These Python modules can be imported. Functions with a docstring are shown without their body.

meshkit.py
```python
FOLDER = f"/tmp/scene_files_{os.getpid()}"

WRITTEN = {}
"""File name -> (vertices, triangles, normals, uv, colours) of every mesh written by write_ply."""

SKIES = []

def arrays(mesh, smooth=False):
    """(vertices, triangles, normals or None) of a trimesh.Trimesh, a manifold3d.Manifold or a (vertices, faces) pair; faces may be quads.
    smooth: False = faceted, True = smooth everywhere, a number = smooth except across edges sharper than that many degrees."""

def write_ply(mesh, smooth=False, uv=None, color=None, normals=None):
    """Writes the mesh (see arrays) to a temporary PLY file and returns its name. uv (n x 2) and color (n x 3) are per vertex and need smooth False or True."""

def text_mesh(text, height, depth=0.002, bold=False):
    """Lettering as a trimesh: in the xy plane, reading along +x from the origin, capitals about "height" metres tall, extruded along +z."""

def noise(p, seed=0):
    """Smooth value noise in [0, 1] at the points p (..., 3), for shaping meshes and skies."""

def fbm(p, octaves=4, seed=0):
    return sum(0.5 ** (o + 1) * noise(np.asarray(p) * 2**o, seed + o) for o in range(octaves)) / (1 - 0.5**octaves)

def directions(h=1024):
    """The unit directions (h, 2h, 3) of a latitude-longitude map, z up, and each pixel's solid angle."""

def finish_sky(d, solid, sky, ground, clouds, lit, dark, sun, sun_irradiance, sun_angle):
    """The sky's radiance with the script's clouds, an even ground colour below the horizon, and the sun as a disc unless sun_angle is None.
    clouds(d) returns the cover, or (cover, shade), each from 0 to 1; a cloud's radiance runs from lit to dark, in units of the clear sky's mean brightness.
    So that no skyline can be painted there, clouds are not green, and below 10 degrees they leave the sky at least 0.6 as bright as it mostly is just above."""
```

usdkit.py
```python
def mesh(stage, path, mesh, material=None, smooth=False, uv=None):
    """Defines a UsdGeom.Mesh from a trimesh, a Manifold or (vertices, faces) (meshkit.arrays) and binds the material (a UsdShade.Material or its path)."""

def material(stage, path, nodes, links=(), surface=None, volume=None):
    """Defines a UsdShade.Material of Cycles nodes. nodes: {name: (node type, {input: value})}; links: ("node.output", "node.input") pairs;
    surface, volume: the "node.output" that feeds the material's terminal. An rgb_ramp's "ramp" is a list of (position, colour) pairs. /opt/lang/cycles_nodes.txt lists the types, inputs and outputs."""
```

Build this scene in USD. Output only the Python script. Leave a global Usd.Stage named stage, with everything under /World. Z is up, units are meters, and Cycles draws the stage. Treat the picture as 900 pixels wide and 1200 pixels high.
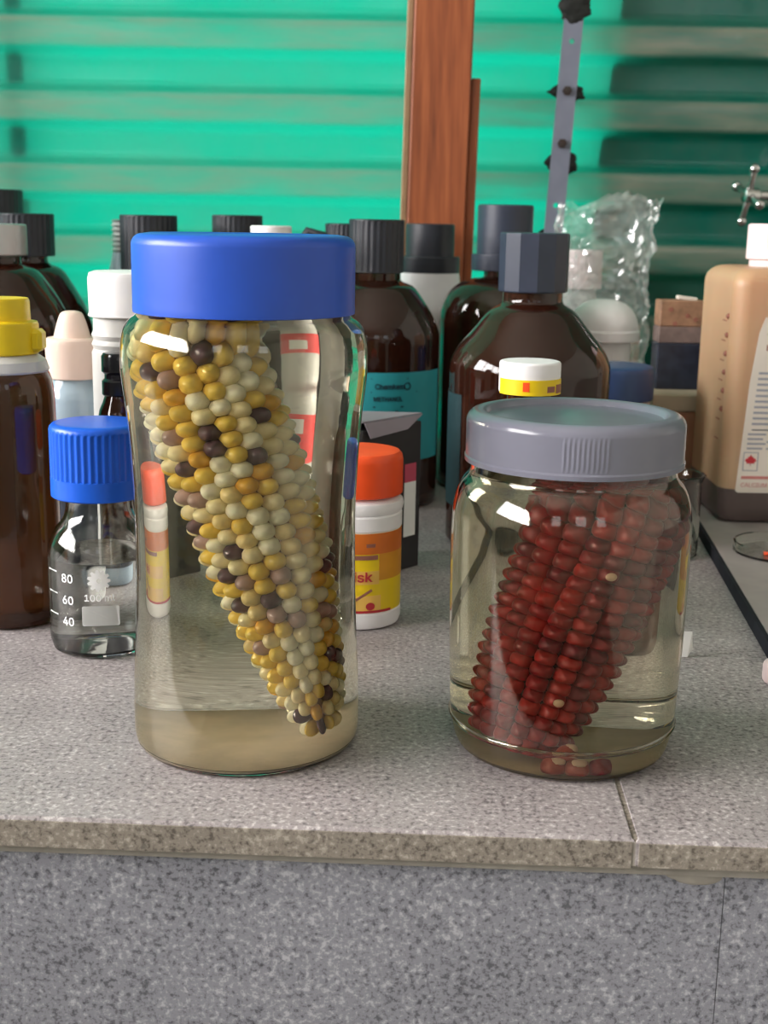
import math, random
import numpy as np
import trimesh
from scipy.interpolate import PchipInterpolator
from shapely.geometry import Polygon, box as sbox
from shapely import affinity
from pxr import Usd, UsdGeom, UsdLux, UsdShade, Gf, Sdf
import usdkit, meshkit

stage = Usd.Stage.CreateInMemory()
UsdGeom.SetStageUpAxis(stage, 'Z')
UsdGeom.SetStageMetersPerUnit(stage, 1.0)
UsdGeom.Xform.Define(stage, '/World')
UsdGeom.Scope.Define(stage, '/World/Looks')
T = 0.9                                   # height of the counter top above the floor
rng = random.Random(7)
PI = math.pi

# ------------------------------------------------------------------ camera
cam = UsdGeom.Camera.Define(stage, '/World/camera')
cam.CreateHorizontalApertureAttr(24.0)
cam.CreateVerticalApertureAttr(32.0)
cam.CreateFocalLengthAttr(40.0)           # 1500 px for 900 px of width
cam.CreateFStopAttr(16.0)
cam.CreateFocusDistanceAttr(0.57)
cam.CreateExposureAttr(1.9)
cam.CreateClippingRangeAttr((0.02, 200.0))
cam.AddTranslateOp().Set(Gf.Vec3d(0, 0, T + 0.222))
cam.AddRotateXYZOp().Set(Gf.Vec3f(90 - 12.8, 0, 0))
cam.AddRotateZOp(opSuffix='roll').Set(1.0)

# ------------------------------------------------------------------ sky (overcast) and daylight at the windows
def material(name, nodes, links=(), surface=None, volume=None):
    return usdkit.material(stage, '/World/Looks/' + name, nodes, links, surface, volume)

dome = UsdLux.DomeLight.Define(stage, '/World/sky')
dome.CreateIntensityAttr(0.165)
dome.CreateColorAttr(Gf.Vec3f(0.92, 0.97, 1.0))

def rect_light(name, pos, rot, w, h, power, color=(1, 1, 1)):
    l = UsdLux.RectLight.Define(stage, '/World/' + name)
    l.CreateWidthAttr(w); l.CreateHeightAttr(h); l.CreateIntensityAttr(power)
    l.CreateColorAttr(Gf.Vec3f(*color))
    l.AddTranslateOp().Set(Gf.Vec3d(*pos)); l.AddRotateXYZOp().Set(Gf.Vec3f(*rot))
    return l
DAY = (1.0, 0.95, 0.935)
REAR = 11.5
LEFT = 6.5
# rear wall (behind the photographer) three windows, left wall one long window
REAR_WIN = [(-1.05, 0.55), (0.15, 0.55), (1.15, 0.55)]
for i, (x, w) in enumerate(REAR_WIN):
    rect_light('daylight_rear_%d' % i, (x, -2.36, T + 1.05), (90, 0, 180), w, 0.75, REAR, DAY)
rect_light('daylight_side', (-1.86, -0.10, T + 0.85), (90, 0, -90), 2.2, 0.9, LEFT, DAY)

# ------------------------------------------------------------------ helpers
used = {}
def path_of(name, parent):
    base = (str(parent.GetPath()) if parent is not None else '/World') + '/' + name
    k = used.get(base, -1) + 1
    used[base] = k
    return base if k == 0 else '%s_%03d' % (base, k)

def tag(p, label=None, cat=None, group=None, kind=None):
    for k, v in (('label', label), ('category', cat), ('group', group), ('kind', kind)):
        if v: p.SetCustomDataByKey(k, v)
    return p

def thing(name, label, cat, loc=(0, 0, 0), rz=0.0, group=None, kind=None):
    x = UsdGeom.Xform.Define(stage, path_of(name, None))
    x.AddTranslateOp().Set(Gf.Vec3d(loc[0], loc[1], loc[2] + T))
    if rz: x.AddRotateZOp().Set(rz)
    return tag(x.GetPrim(), label, cat, group, kind)

def obj(name, m, mat, parent=None, smooth=35, label=None, kind=None):
    p = usdkit.mesh(stage, path_of(name, parent), m, mat, smooth=smooth).GetPrim()
    return tag(p, label, None, None, kind)

def room(name, m, mat, smooth=False):
    m = m.copy() if hasattr(m, 'copy') else m
    return tag(obj(name, m, mat, None, smooth), kind='structure')

def lathe(prof, n=64, rfun=None):
    """Closed solid of revolution of the (r, z) profile, bottom to top or any closed run that starts and ends on the axis."""
    p = [tuple(q) for q in prof]
    if p[0][0] > 1e-9: p = [(0, p[0][1])] + p
    if p[-1][0] > 1e-9: p = p + [(0, p[-1][1])]
    ang = np.arange(n) * 2 * PI / n
    v = [(0, 0, p[0][1])]
    ring = []
    for r, z in p[1:-1]:
        ring.append(len(v))
        for a in ang:
            rr = r if rfun is None else rfun(r, z, a)
            v.append((rr * math.cos(a), rr * math.sin(a), z))
    v.append((0, 0, p[-1][1]))
    f = []
    a0, last = ring[0], len(v) - 1
    for i in range(n):
        j = (i + 1) % n
        f.append((0, a0 + j, a0 + i))
        for k in range(len(ring) - 1):
            b, c = ring[k], ring[k + 1]
            f += [(b + i, b + j, c + j), (b + i, c + j, c + i)]
        f.append((ring[-1] + i, ring[-1] + j, last))
    return trimesh.Trimesh(np.array(v), np.array(f), process=False)

def smooth_prof(pts, n=40, key='z'):
    """Smooth run through (r, z) points with rising z."""
    pts = np.array(pts, float)
    t = np.r_[0, np.cumsum(np.hypot(*np.diff(pts, axis=0).T))]
    s = np.linspace(0, t[-1], n)
    return list(zip(PchipInterpolator(t, pts[:, 0])(s), PchipInterpolator(t, pts[:, 1])(s)))

def rounded(r, z0, z1, b=0.001, n=4, bt=None):
    """Profile of a solid cylinder with rounded rims."""
    bt = b if bt is None else bt
    a = [(r - b + b * math.sin(t), z0 + b - b * math.cos(t)) for t in np.linspace(0, PI / 2, n)]
    c = [(r - bt + bt * math.cos(t), z1 - bt + bt * math.sin(t)) for t in np.linspace(0, PI / 2, n)]
    return a + c

def ribs(depth, count, z0, z1, sharp=1.0):
    def fn(r, z, a):
        if z0 <= z <= z1:
            return r - depth * (0.5 + 0.5 * math.cos(count * a)) ** sharp
        return r
    return fn

def box(sx, sy, sz, c=(0, 0, 0), b=0.0):
    """Box with bevelled edges; centre c."""
    if b <= 0:
        m = trimesh.creation.box((sx, sy, sz))
    else:
        pts = []
        for x in (-1, 1):
            for y in (-1, 1):
                for z in (-1, 1):
                    X, Y, Z = x * sx / 2, y * sy / 2, z * sz / 2
                    pts += [(X - x * b, Y - y * b, Z), (X - x * b, Y, Z - z * b), (X, Y - y * b, Z - z * b)]
        m = trimesh.convex.convex_hull(np.array(pts))
    m.apply_translation(c)
    return m

def join(*ms):
    return trimesh.util.concatenate([m for m in ms])

def moved(m, t=(0, 0, 0), rx=0, ry=0, rz=0):
    m = m.copy()
    for ang, ax in ((rx, (1, 0, 0)), (ry, (0, 1, 0)), (rz, (0, 0, 1))):
        if ang: m.apply_transform(trimesh.transformations.rotation_matrix(math.radians(ang), ax))
    m.apply_translation(t)
    return m

def tube(pts, r, n=10):
    pts = np.array(pts, float); t = np.gradient(pts, axis=0); t /= np.linalg.norm(t, axis=1)[:, None]
    ref = np.array([0, 0, 1.0]) if abs(t[:, 2]).max() < 0.95 else np.array([0.3, 1.0, 0.1])
    a = np.cross(t, ref); a /= np.linalg.norm(a, axis=1)[:, None]; b = np.cross(t, a)
    r = np.broadcast_to(r, (len(pts),))
    ang = np.arange(n) * 2 * PI / n
    v = (pts[:, None] + r[:, None, None] * (np.cos(ang)[None, :, None] * a[:, None] + np.sin(ang)[None, :, None] * b[:, None])).reshape(-1, 3)
    f = []
    for k in range(len(pts) - 1):
        for i in range(n):
            j = (i + 1) % n
            f += [(k * n + i, k * n + j, k * n + n + j), (k * n + i, k * n + n + j, k * n + n + i)]
    v = np.vstack([v, pts[0], pts[-1]]); e = (len(pts) - 1) * n
    for i in range(n):
        j = (i + 1) % n
        f += [(len(v) - 2, j, i), (len(v) - 1, e + i, e + j)]
    m = trimesh.Trimesh(v, f, process=False); m.fix_normals()
    return m

def patch(r, z0, z1, a0, a1, t=0.0003, n=32, skew=0.0):
    """Curved label: a shell sector of a cylinder, angles in degrees (-90 faces the camera)."""
    A = np.radians(np.linspace(a0, a1, n)); v = []; f = []
    for a in A:
        for rr in (r - t, r + t):
            for z in (z0, z1):
                v.append((rr * math.cos(a), rr * math.sin(a), z))
    q = []
    for i in range(n - 1):
        a, b = 4 * i, 4 * i + 4
        q += [(a + 2, b + 2, b + 3, a + 3)[::1], (a, a + 1, b + 1, b), (a + 1, a + 3, b + 3, b + 1), (a, b, b + 2, a + 2)]
    q[0::4] = [(4 * i + 2, 4 * i + 3, 4 * i + 7, 4 * i + 6) for i in range(n - 1)]
    q[1::4] = [(4 * i, 4 * i + 4, 4 * i + 5, 4 * i + 1) for i in range(n - 1)]
    q[2::4] = [(4 * i + 1, 4 * i + 3 + 2, 4 * i + 7, 4 * i + 3) if False else (4 * i + 2 - 1, 4 * i + 5, 4 * i + 7, 4 * i + 3) for i in range(n - 1)]
    q[3::4] = [(4 * i, 4 * i + 2, 4 * i + 6, 4 * i + 4) for i in range(n - 1)]
    e = 4 * (n - 1)
    q += [(0, 1, 3, 2), (e, e + 2, e + 3, e + 1)]
    for a, b, c, d in q: f += [(a, b, c), (a, c, d)]
    m = trimesh.Trimesh(np.array(v), np.array(f), process=False)
    m.fix_normals()
    return m

def wrap(m, r, ac=-90.0):
    """Bends a flat mesh (x right, y up, z out) round a cylinder of radius r, its origin at angle ac."""
    v = m.vertices.copy(); a = math.radians(ac) + v[:, 0] / r; rr = r + v[:, 2]
    return trimesh.Trimesh(np.c_[rr * np.cos(a), rr * np.sin(a), v[:, 1]], m.faces, process=False)

def text(s, h, x=0, z=0, depth=0.0003, bold=False, width=None):
    m = meshkit.text_mesh(s, h, depth, bold)
    if width: m.apply_scale((width / m.extents[0], 1, 1))
    m.apply_translation((x, z, 0)); return m

def flat(sx, sz, x=0, z=0, d=0.0003):
    return trimesh.creation.box((sx, sz, d), trimesh.transformations.translation_matrix((x + sx / 2, z + sz / 2, d / 2)))

def stand(m, x=0, y=0, z=0):
    """Flat print (x right, y up) stood up facing the camera (-y)."""
    v = m.vertices
    return trimesh.Trimesh(np.c_[v[:, 0] + x, -v[:, 2] + y, v[:, 1] + z], m.faces, process=False)

def extrude(poly, h):
    return trimesh.creation.extrude_polygon(poly, h, engine='earcut')

def srgb(r, g, b):
    return tuple((c / 255 / 12.92) if c <= 10 else ((c / 255 + 0.055) / 1.055) ** 2.4 for c in (r, g, b))

# ------------------------------------------------------------------ materials
def plain(name, col, rough=0.5, vary=0.12, scale=60.0, bump=0.0, **kw):
    """Principled surface with a soft procedural variation of its tone."""
    c = np.array(col)
    nodes = {'tc': ('texture_coordinate', {}), 'n': ('noise_texture', {'scale': scale, 'detail': 3.0}),
             'r': ('rgb_ramp', {'ramp': [(0.25, tuple(c * (1 - vary))), (0.75, tuple(np.minimum(c * (1 + vary), 1)))]}),
             'p': ('principled_bsdf', {'roughness': rough, **kw})}
    links = [('tc.object', 'n.vector'), ('n.fac', 'r.fac'), ('r.color', 'p.base_color')]
    if bump:
        nodes['b'] = ('bump', {'strength': bump, 'distance': 0.001})
        links += [('n.fac', 'b.height'), ('b.normal', 'p.normal')]
    return material(name, nodes, links, 'p.BSDF')

def clear(name, ior, col=(1, 1, 1), rough=0.0):
    return material(name, {'g': ('glass_bsdf', {'IOR': ior, 'color': col, 'roughness': rough})}, [], 'g.BSDF')

M = {}
M['glass'] = clear('clear_glass', 1.49, (0.985, 0.99, 0.975))
M['water_tall'] = clear('pale_yellow_liquid', 1.35, (0.985, 0.96, 0.885))
M['water_red'] = clear('cloudy_yellow_liquid', 1.35, (0.975, 0.935, 0.835))
M['water'] = clear('clear_liquid', 1.34, (0.99, 0.99, 0.985))
M['blue_lid'] = plain('matte_blue_plastic', srgb(38, 82, 190), 0.38, 0.06, 40)
M['blue_cap'] = plain('bright_blue_plastic', srgb(20, 92, 215), 0.35, 0.05, 40)
M['grey_lid'] = plain('translucent_grey_plastic', srgb(126, 126, 140), 0.2, 0.07, 30)
M['white'] = plain('white_plastic', srgb(244, 241, 242), 0.4, 0.03)
M['offwhite'] = plain('milky_plastic', srgb(205, 203, 200), 0.45, 0.05)
M['pinkwhite'] = plain('pale_pink_plastic', srgb(236, 214, 214), 0.4, 0.03)
M['yellow'] = plain('yellow_plastic', srgb(240, 205, 20), 0.4, 0.04)
M['orange'] = plain('orange_plastic', srgb(245, 82, 28), 0.42, 0.05)
M['black'] = plain('black_plastic', srgb(38, 40, 48), 0.42, 0.12)
M['blackgloss'] = plain('glossy_black_plastic', srgb(22, 20, 26), 0.15, 0.1)
M['slate'] = plain('slate_black_plastic', srgb(48, 54, 70), 0.38, 0.1)
M['navy'] = plain('navy_plastic', srgb(52, 74, 118), 0.4, 0.1)
M['beige'] = plain('beige_rubber', srgb(232, 205, 190), 0.6, 0.04)
M['silver'] = plain('dull_aluminium', srgb(190, 190, 190), 0.4, 0.06, metallic=0.6)
M['chrome'] = plain('chrome', srgb(200, 200, 198), 0.18, 0.04, metallic=1.0)
M['bluegrey_glass'] = plain('blue_grey_glass', srgb(185, 205, 218), 0.08, 0.05, transmission_weight=0.25)
M['red'] = plain('coral_red_plastic', srgb(232, 70, 72), 0.35, 0.05)
M['teal'] = plain('teal_label_paper', srgb(40, 160, 170), 0.6, 0.06)
M['teal_dark'] = plain('dark_teal_label_paper', srgb(22, 54, 60), 0.6, 0.06)
M['ink'] = plain('dark_ink', srgb(20, 40, 60), 0.6, 0.02)
M['greyink'] = plain('grey_ink', srgb(150, 150, 158), 0.6, 0.05)
M['redink'] = plain('red_ink', srgb(190, 45, 55), 0.6, 0.05)
M['pinkink'] = plain('faded_red_ink', srgb(205, 130, 125), 0.6, 0.05)
M['brownink'] = plain('brown_ink', srgb(150, 95, 80), 0.6, 0.05)
M['whiteink'] = plain('white_enamel', srgb(245, 245, 245), 0.5, 0.02)
M['paper'] = plain('aged_label_paper', srgb(222, 212, 200), 0.7, 0.06, 30)
M['paperwhite'] = plain('white_paper', srgb(232, 230, 228), 0.7, 0.03, 30)
M['cardblack'] = plain('black_card', srgb(34, 30, 32), 0.5, 0.1)
M['cardgrey'] = plain('grey_card', srgb(150, 140, 150), 0.6, 0.05)
M['pinkprint'] = plain('pink_print', srgb(190, 70, 95), 0.6, 0.05)
M['card'] = plain('brown_cardboard', srgb(166, 120, 92), 0.8, 0.15, 40)
M['card_top'] = plain('worn_pale_card', srgb(185, 172, 150), 0.8, 0.15, 40)
M['darkblue'] = plain('dark_blue_print', srgb(40, 46, 60), 0.35, 0.4, 90)
M['tanprint'] = plain('tan_print', srgb(150, 114, 88), 0.6, 0.35, 130)
M['greyprint'] = plain('grey_brown_print', srgb(122, 104, 98), 0.6, 0.3, 110)
M['tar'] = plain('black_tar', srgb(28, 30, 28), 0.7, 0.3, 80, bump=0.3)
M['steel'] = plain('painted_grey_steel', srgb(128, 132, 150), 0.5, 0.1, 50)
M['darkmetal'] = plain('dark_bolt', srgb(60, 48, 44), 0.5, 0.2)
M['cement'] = plain('cement_mortar', srgb(165, 158, 148), 0.9, 0.15, 120, bump=0.3)
M['plaster'] = plain('painted_plaster', srgb(205, 202, 192), 0.85, 0.05, 3)
M['concrete'] = plain('grey_concrete', srgb(130, 128, 122), 0.85, 0.1, 4)
M['soil'] = plain('outdoor_ground', srgb(120, 112, 95), 0.9, 0.2, 2)
M['darkboard'] = plain('dark_outdoor_board', srgb(26, 40, 34), 0.9, 0.1, 6)
M['frame'] = plain('painted_window_frame', srgb(170, 165, 155), 0.6, 0.05)

def amber(name, col, tw=0.75):
    return material(name, {'p': ('principled_bsdf', {'base_color': col, 'roughness': 0.04, 'ior': 1.5, 'transmission_weight': tw, 'specular_ior_level': 0.6})}, [], 'p.BSDF')
M['amber'] = amber('amber_glass', (0.075, 0.022, 0.012), 0.7)
M['amber_warm'] = amber('warm_amber_glass', (0.13, 0.04, 0.012), 0.7)

M['pane'] = material('window_pane', {'t': ('transparent_bsdf', {}), 'g': ('glossy_bsdf', {'roughness': 0.0, 'color': (1, 1, 1)}), 'f': ('fresnel', {'IOR': 1.45}), 'm': ('mix_closure', {})},
                     [('f.fac', 'm.fac'), ('t.BSDF', 'm.closure1'), ('g.BSDF', 'm.closure2')], 'm.closure')
# thin crumpled polythene
M['polythene'] = material('crumpled_polythene', {
    't': ('transparent_bsdf', {'color': (0.97, 0.98, 0.98)}), 'g': ('glossy_bsdf', {'roughness': 0.12, 'color': (1, 1, 1)}), 'd': ('diffuse_bsdf', {'color': (0.8, 0.83, 0.82)}),
    'f': ('layer_weight', {'blend': 0.5}), 'fr': ('map_range', {'from_min': 0.0, 'from_max': 1.0, 'to_min': 0.08, 'to_max': 0.5, 'clamp': True}), 'm': ('mix_closure', {}), 'm2': ('mix_closure', {'fac': 0.10})},
    [('f.facing', 'fr.value'), ('fr.result', 'm.fac'), ('t.BSDF', 'm.closure1'), ('g.BSDF', 'm.closure2'), ('m.closure', 'm2.closure1'), ('d.BSDF', 'm2.closure2')], 'm2.closure')

# grey granite: coarse mottling plus dark and pale mineral grains
def granite(name, dark, mid, pale, rough=0.45):
    return material(name, {
        'tc': ('texture_coordinate', {}),
        'n1': ('noise_texture', {'scale': 420.0, 'detail': 3.0, 'roughness': 0.6}),
        'n2': ('noise_texture', {'scale': 30.0, 'detail': 2.0}),
        'n3': ('noise_texture', {'scale': 380.0, 'detail': 1.5, 'distortion': 0.4}),
        'add': ('math', {'math_type': 'multiply_add', 'value2': 0.22}),
        'r': ('rgb_ramp', {'ramp': [(0.44, dark), (0.58, mid), (0.66, mid), (0.80, pale)]}),
        'sr': ('rgb_ramp', {'ramp': [(0.26, (0.5, 0.5, 0.52)), (0.40, (1, 1, 1))]}),
        'mx': ('mix_color', {'blend_type': 'multiply', 'fac': 0.85}),
        'p': ('principled_bsdf', {'roughness': rough, 'specular_ior_level': 0.35})},
        [('tc.object', 'n1.vector'), ('tc.object', 'n2.vector'), ('tc.object', 'n3.vector'), ('n2.fac', 'add.value1'), ('n1.fac', 'add.value3'), ('add.value', 'r.fac'),
         ('n3.fac', 'sr.fac'), ('r.color', 'mx.a'), ('sr.color', 'mx.b'), ('mx.result', 'p.base_color')], 'p.BSDF')
M['granite'] = granite('grey_granite', srgb(116, 109, 110), srgb(162, 154, 154), srgb(204, 198, 197))
M['granite_panel'] = granite('blue_grey_granite', srgb(100, 100, 106), srgb(148, 148, 156), srgb(188, 187, 193))
M['granite_edge'] = granite('dull_granite_edge', srgb(100, 92, 84), srgb(146, 137, 126), srgb(182, 172, 160), rough=0.8)

# varnished wood with long grain
M['wood'] = material('varnished_brown_wood', {
    'tc': ('texture_coordinate', {}), 'mp': ('mapping', {'scale': (1.0, 1.0, 0.06)}), 'n': ('noise_texture', {'scale': 130.0, 'detail': 4.0, 'roughness': 0.6}),
    'r': ('rgb_ramp', {'ramp': [(0.25, srgb(112, 56, 30)), (0.5, srgb(150, 80, 44)), (0.75, srgb(176, 100, 58))]}), 'p': ('principled_bsdf', {'roughness': 0.5})},
    [('tc.object', 'mp.vector'), ('mp.vector', 'n.vector'), ('n.fac', 'r.fac'), ('r.color', 'p.base_color')], 'p.BSDF')
M['wood_edge'] = plain('pale_wood_edge', srgb(150, 120, 88), 0.6, 0.15, 60)

# green translucent corrugated sheet, dust lodged on the ridges that stand towards the room
PITCH, Z_DUST = 0.0685, T + 0.3945
M['sheet'] = material('green_translucent_sheet', {
    'geo': ('geometry', {}), 'xyz': ('separate_xyz', {}), 'ph': ('math', {'math_type': 'multiply_add', 'value2': 2 * PI / PITCH, 'value3': -2 * PI / PITCH * Z_DUST}),
    'cs': ('math', {'math_type': 'cosine'}), 'band': ('map_range', {'from_min': 0.1, 'from_max': 0.55, 'to_min': 0.0, 'to_max': 1.0, 'clamp': True}),
    'mp': ('mapping', {'scale': (2.5, 2.5, 14.0)}), 'n': ('noise_texture', {'scale': 4.0, 'detail': 4.0}), 'nr': ('map_range', {'from_min': 0.3, 'from_max': 0.7, 'to_min': 0.12, 'to_max': 0.6, 'clamp': True}),
    'dust': ('math', {'math_type': 'multiply'}),
    'n2': ('noise_texture', {'scale': 9.0, 'detail': 5.0, 'roughness': 0.65}), 'nr2': ('map_range', {'from_min': 0.35, 'from_max': 0.75, 'to_min': 0.0, 'to_max': 0.14, 'clamp': True}),
    'mx': ('math', {'math_type': 'maximum'}),
    'tl': ('translucent_bsdf', {'color': (0.008, 0.60, 0.365)}), 'df': ('diffuse_bsdf', {'color': (0.003, 0.34, 0.25)}), 'gl': ('glossy_bsdf', {'roughness': 0.13, 'color': (1, 1, 1)}),
    'dd': ('diffuse_bsdf', {'color': (0.33, 0.31, 0.24)}),
    'm1': ('mix_closure', {'fac': 0.28}), 'm2': ('mix_closure', {}), 'f': ('fresnel', {'IOR': 1.33}), 'm3': ('mix_closure', {})},
    [('geo.position', 'xyz.vector'), ('xyz.z', 'ph.value1'), ('ph.value', 'cs.value1'), ('cs.value', 'band.value'), ('geo.position', 'mp.vector'), ('mp.vector', 'n.vector'),
     ('n.fac', 'nr.value'), ('band.result', 'dust.value1'), ('nr.result', 'dust.value2'), ('geo.position', 'n2.vector'), ('n2.fac', 'nr2.value'),
     ('dust.value', 'mx.value1'), ('nr2.result', 'mx.value2'),
     ('tl.BSDF', 'm1.closure1'), ('df.BSDF', 'm1.closure2'), ('m1.closure', 'm2.closure1'), ('dd.BSDF', 'm2.closure2'), ('mx.value', 'm2.fac'),
     ('m2.closure', 'm3.closure1'), ('gl.BSDF', 'm3.closure2'), ('f.fac', 'm3.fac')], 'm3.closure')

# jug plastic, kernels
M['jug'] = plain('amber_stained_polyethylene', srgb(192, 154, 120), 0.42, 0.09, 14, subsurface_weight=0.25, subsurface_scale=0.01)
M['jug_base'] = plain('dark_residue_behind_plastic', srgb(92, 78, 76), 0.4, 0.08, 20)
KERN = {'yellow': (250, 206, 88), 'gold': (240, 180, 62), 'cream': (252, 228, 176), 'ivory': (252, 238, 206), 'buff': (242, 214, 146), 'mauve': (184, 150, 142), 'purple': (98, 68, 76)}
for k, c in KERN.items():
    M['k_' + k] = plain('kernel_' + k, srgb(*c), 0.28, 0.12, 260)
REDK = {'deep': (150, 18, 26), 'brick': (172, 32, 28), 'dark': (120, 10, 30)}
for k, c in REDK.items():
    M['r_' + k] = plain('kernel_red_' + k, srgb(*c), 0.4, 0.2, 240)
M['cob'] = plain('corn_cob_pith', srgb(150, 110, 66), 0.8, 0.15, 200)
M['redcob'] = plain('dark_red_corn_cob', srgb(70, 12, 24), 0.8, 0.15, 200)
M['kernel_tip'] = plain('kernel_pale_tip', srgb(228, 190, 160), 0.5, 0.08, 200)
M['kernel_loose'] = plain('kernel_reddish_brown', srgb(172, 74, 54), 0.35, 0.2, 200)

# ------------------------------------------------------------------ the room
Y_WALL = 1.30
def wall_with_holes(axis, at, th, lo, hi, z0, z1, holes):
    """A wall in the x (axis='x') or y direction with rectangular openings."""
    poly = sbox(lo, z0, hi, z1)
    for a, b, c, d in holes: poly = poly.difference(sbox(a, c, b, d))
    m = extrude(poly, th)
    v = m.vertices
    if axis == 'x': v = np.c_[v[:, 0], at - v[:, 2], v[:, 1]]
    else: v = np.c_[at - v[:, 2], v[:, 0], v[:, 1]]
    m = trimesh.Trimesh(v, m.faces, process=False); m.fix_normals(); return m

rear_holes = [(x - w / 2, x + w / 2, T + 1.05 - 0.375, T + 1.05 + 0.375) for x, w in REAR_WIN]
side_hole = (-0.10 - 1.1, -0.10 + 1.1, T + 0.85 - 0.45, T + 0.85 + 0.45)
room('floor', box(3.7, 3.9, 0.1, (0, -0.55, -0.05)), M['concrete'])
room('ceiling', box(3.7, 3.9, 0.1, (0, -0.55, 2.65)), M['plaster'])
room('wall_front', wall_with_holes('x', -2.2, 0.1, -1.85, 1.85, 0, 2.6, rear_holes), M['plaster'])
room('wall_left', wall_with_holes('y', -1.7, 0.1, -2.2, 1.32, 0, 2.6, [side_hole]), M['plaster'])
room('wall_right', box(0.1, 3.52, 2.6, (1.75, -0.44, 1.3)), M['plaster'])
def window(n, axis, at, a, b, c, d):
    t = UsdGeom.Xform.Define(stage, '/World/window_%d' % n).GetPrim(); tag(t, kind='structure')
    def piece(name, p0, p1, q0, q1, th, mat):
        m = trimesh.creation.box((p1 - p0, th, q1 - q0)); m.apply_translation(((p0 + p1) / 2, 0, (q0 + q1) / 2))
        if axis == 'y': m.apply_transform(trimesh.transformations.rotation_matrix(PI / 2, (0, 0, 1)))
        m.apply_translation((0, at, 0) if axis == 'x' else (at, 0, 0))
        obj(name, m, mat, t, False)
    e = 0.03
    piece('frame_rail', a, b, c, c + e, 0.05, M['frame']); piece('frame_rail', a, b, d - e, d, 0.05, M['frame'])
    piece('frame_stile', a, a + e, c + e, d - e, 0.05, M['frame']); piece('frame_stile', b - e, b, c + e, d - e, 0.05, M['frame'])
    n_m = max(1, int(round((b - a) / 0.55)) - 1) if b - a > 1 else 0
    for k in range(n_m):
        x = a + (b - a) * (k + 1) / (n_m + 1); piece('frame_stile', x - 0.015, x + 0.015, c + e, d - e, 0.04, M['frame'])
    piece('pane', a + e, b - e, c + e, d - e, 0.004, M['pane'])
for i, h in enumerate(rear_holes): window(i + 1, 'x', -2.25, *h)
window(4, 'y', -1.75, *side_hole)

# corrugated sheets of the back wall
def sheet(x0, x1, z0, z1, y):
    zs = np.arange(z0, z1, PITCH / 40)
    s = np.cos(2 * PI * (zs + T * 0 - Z_DUST) / PITCH)
    yy = y - 0.0065 * np.tanh(3.0 * s) / math.tanh(3.0)
    xs = np.linspace(x0, x1, 3); th = 0.0012
    v = []; f = []
    for side in (0, 1):
        for x in xs:
            for z, q in zip(zs, yy): v.append((x, q + side * th, z))
    n, nx = len(zs), len(xs); o = n * nx
    for i in range(nx - 1):
        for k in range(n - 1):
            a, b, c, d = i * n + k, (i + 1) * n + k, (i + 1) * n + k + 1, i * n + k + 1
            f += [(a, b, c), (a, c, d), (o + a, o + c, o + b), (o + a, o + d, o + c)]
    for k in range(n - 1):
        f += [(k, k + 1, o + k + 1), (k, o + k + 1, o + k)]
        e = (nx - 1) * n
        f += [(e + k, o + e + k + 1, e + k + 1), (e + k, o + e + k, o + e + k + 1)]
    for i in range(nx - 1):
        a, b = i * n, (i + 1) * n
        f += [(a, o + b, b), (a, o + a, o + b)]
        a, b = a + n - 1, b + n - 1
        f += [(a, b, o + b), (a, o + b, o + a)]
    return trimesh.Trimesh(np.array(v), np.array(f), process=False)
wb = UsdGeom.Xform.Define(stage, '/World/wall_back').GetPrim(); tag(wb, kind='structure')
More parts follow.
